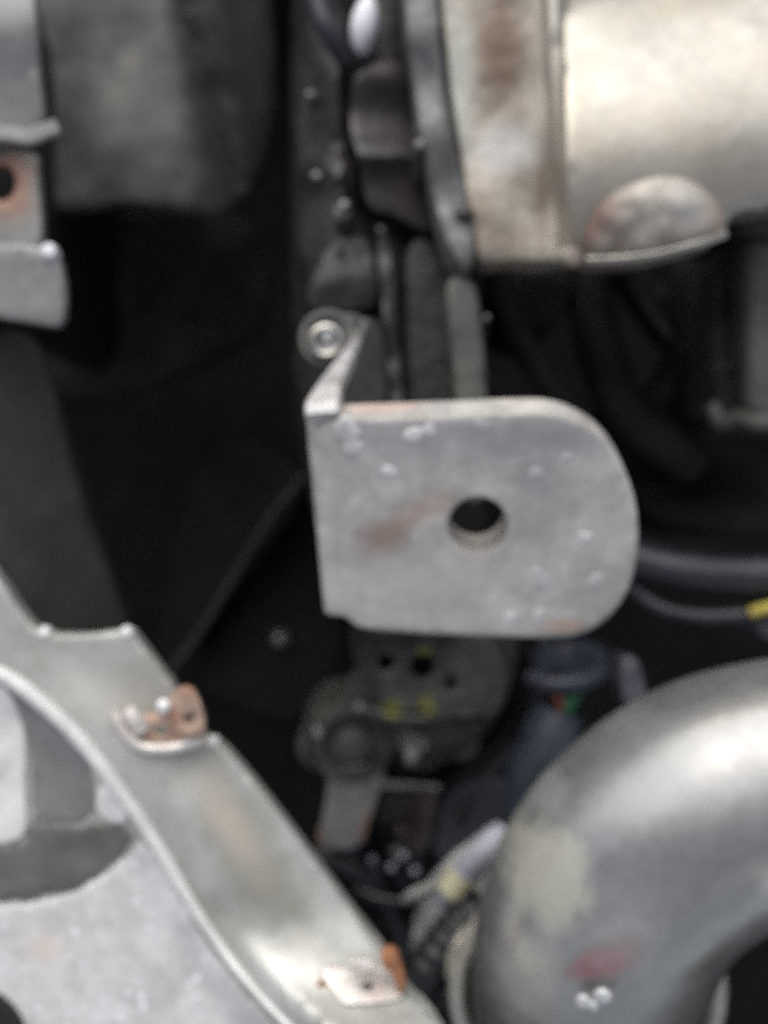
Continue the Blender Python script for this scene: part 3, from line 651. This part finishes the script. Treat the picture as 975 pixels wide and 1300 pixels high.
t = thing('spring_clip', 'bright spring clip with a small hole and rusty end at the bottom centre', 'clip', 460, 1245, -.03)
zq2 = zp(460, 1250) + .0015
zz2 = lambda x, y: zp(x, y) + .0015
sheet('base_leaf', [(405, 1232), (412, 1226), (440, 1228), (500, 1222), (512, 1232), (515, 1262), (500, 1272), (440, 1276), (432, 1272)], zz2, CLIPB, t, .0012, holes=[circ(467, 1253, 8, 5)], step=7, rim=3, smooth=1)
sheet('raised_tongue', [(440, 1222), (458, 1216), (480, 1222), (478, 1232), (458, 1236), (442, 1232)], zq2 + .0022, CLIPB, t, .0015, step=6, rim=4)
tube('dark_edge', [P(405, 1246, zq2 - .001), P(420, 1262, zq2 - .001), P(437, 1279, zq2 - .001), P(500, 1277, zq2 - .001)], .0009, CLIPR, t, 8)
sheet('bent_end', [(484, 1206), (504, 1204), (512, 1228), (517, 1256), (506, 1262), (500, 1238), (484, 1226)], lambda x, y: zq2 + .003 - .0001 * max(0, x - 500), CLIPR, t, .003, step=6, rim=3, smooth=1)

# ------------------------------------------------------------------ the steel bracket
TILT = R(27); TAN = math.tan(TILT); TH = .0105
t = thing('steel_bracket', 'bare grey steel bracket with one round hole and rounded right end in the centre', 'bracket', 610, 660, -.03)
def zbk(x, y):
    z = -(y - 650) * .2e-3 * TAN
    xb = 448
    if x < xb:
        s = min((xb - x) * .2e-3, .0115); z -= .012 - math.sqrt(.012 ** 2 - s * s)
    z += .0004 * math.sin(x * .021 + y * .013)
    return z
face = [(389, 540), (392, 536), (430, 534), (560, 530), (670, 525), (700, 526), (735, 536), (770, 560), (795, 598), (808, 640), (811, 690), (803, 738), (782, 776), (752, 800), (722, 809), (690, 810), (600, 807), (520, 803), (458, 798), (446, 790), (440, 783), (414, 780), (411, 772), (400, 650)]
ext = (0, math.sin(TILT) * TH, -math.cos(TILT) * TH)
fp = sheet('face_plate', face, zbk, STEEL, t, holes=[circ(607, 667, 38, 36, 40)], step=10, rim=5, smooth=1, ext=ext, angle=50)
sheet('side_flange', [(396, 548), (428, 548), (446, 770), (420, 770)], lambda x, y: zbk(440, y) - .016, STEEL, t, .04, rim=4, smooth=1)
strap('mounting_arm', [P(410, 530, .010), P(411, 513, .007), P(421, 490, -.010), P(437, 463, -.026), P(455, 435, -.038), P(466, 412, -.046)],
      [(1, .25, 0)] * 6, [.0086, .0086, .0066, .0046, .0032, .0022], .004, STEELARM, t)
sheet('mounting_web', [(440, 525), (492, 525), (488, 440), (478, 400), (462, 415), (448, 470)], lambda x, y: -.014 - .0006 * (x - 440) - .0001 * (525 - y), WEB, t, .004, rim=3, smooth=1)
sheet('bolt_foot', [(395, 405), (430, 395), (465, 400), (475, 430), (455, 465), (415, 468), (390, 450)], -.044, RAIL, t, .014, rim=5)
for x, y, r in ((440, 547, 15), (447, 568, 13), (525, 552, 13), (615, 541, 10), (495, 598, 9), (680, 601, 11), (688, 737, 14), (756, 740, 12), (686, 782, 11), (650, 786, 10), (742, 682, 10), (545, 545, 9), (720, 580, 9)):
    o_ = P(x, y, zbk(x, y)); n_ = Vector((0, -math.sin(TILT), math.cos(TILT))); u_ = Vector((1, 0, 0)); b_ = n_.cross(u_)
    rm = r * .2e-3 * 1.1; sx, sy, ph, sd0 = random.uniform(.75, 1.25), random.uniform(.7, 1.1), random.uniform(0, 6), random.uniform(0, 50)
    prof = ((1.0, -.10), (.95, .03), (.75, .10), (.45, .15), (.12, .17)); vv, ff = [], []
    for f_, h_ in prof:
        for k_ in range(16):
            a_ = 2 * math.pi * k_ / 16; q_ = rm * f_ * (1 + .5 * mnoise.noise(Vector((math.cos(a_) * 1.1 + sd0, math.sin(a_) * 1.1, 0))))
            ex_, ey_ = q_ * sx * math.cos(a_), q_ * sy * math.sin(a_)
            vv.append(o_ + u_ * (ex_ * math.cos(ph) - ey_ * math.sin(ph)) + b_ * (ex_ * math.sin(ph) + ey_ * math.cos(ph)) + n_ * (h_ * rm * .9))
    for i_ in range(len(prof) - 1):
        for k_ in range(16): ff.append((i_ * 16 + k_, i_ * 16 + (k_ + 1) % 16, i_ * 16 + 16 + (k_ + 1) % 16, i_ * 16 + 16 + k_))
    ff.append(tuple(range(16))); ff.append(tuple(64 + k_ for k_ in range(16)))
    build('surface_bead', vv, ff, BEADM, fp, 80)  # small raised domes, a little paler than the plate

t = thing('flange_bolt', 'round-headed bolt with a wide washer above the bracket corner', 'bolt', 415, 430, -.044)
lathe('washer', [(.0080, -.012), (.0083, .0014), (.0079, .0022), (.0068, .0020), (.0063, -.001), (.003, -.001)], P(416, 430, -.040), (.05, -.05, 1), WASH, t, 40)
lathe('bolt_head', [(.0053, -.004), (.0053, .0035), (.0048, .0046), (.0040, .0050), (.0032, .0046), (.0030, .0015), (.001, .0012)], P(414, 434, -.038), (.05, -.08, 1), ZINC, t, 32)
lathe('socket_pin', [(.0018, 0), (.0018, .0022), (.0012, .0030), (.0003, .0033)], P(416, 428, -.037), (.1, .2, 1), SPAT, t, 16)
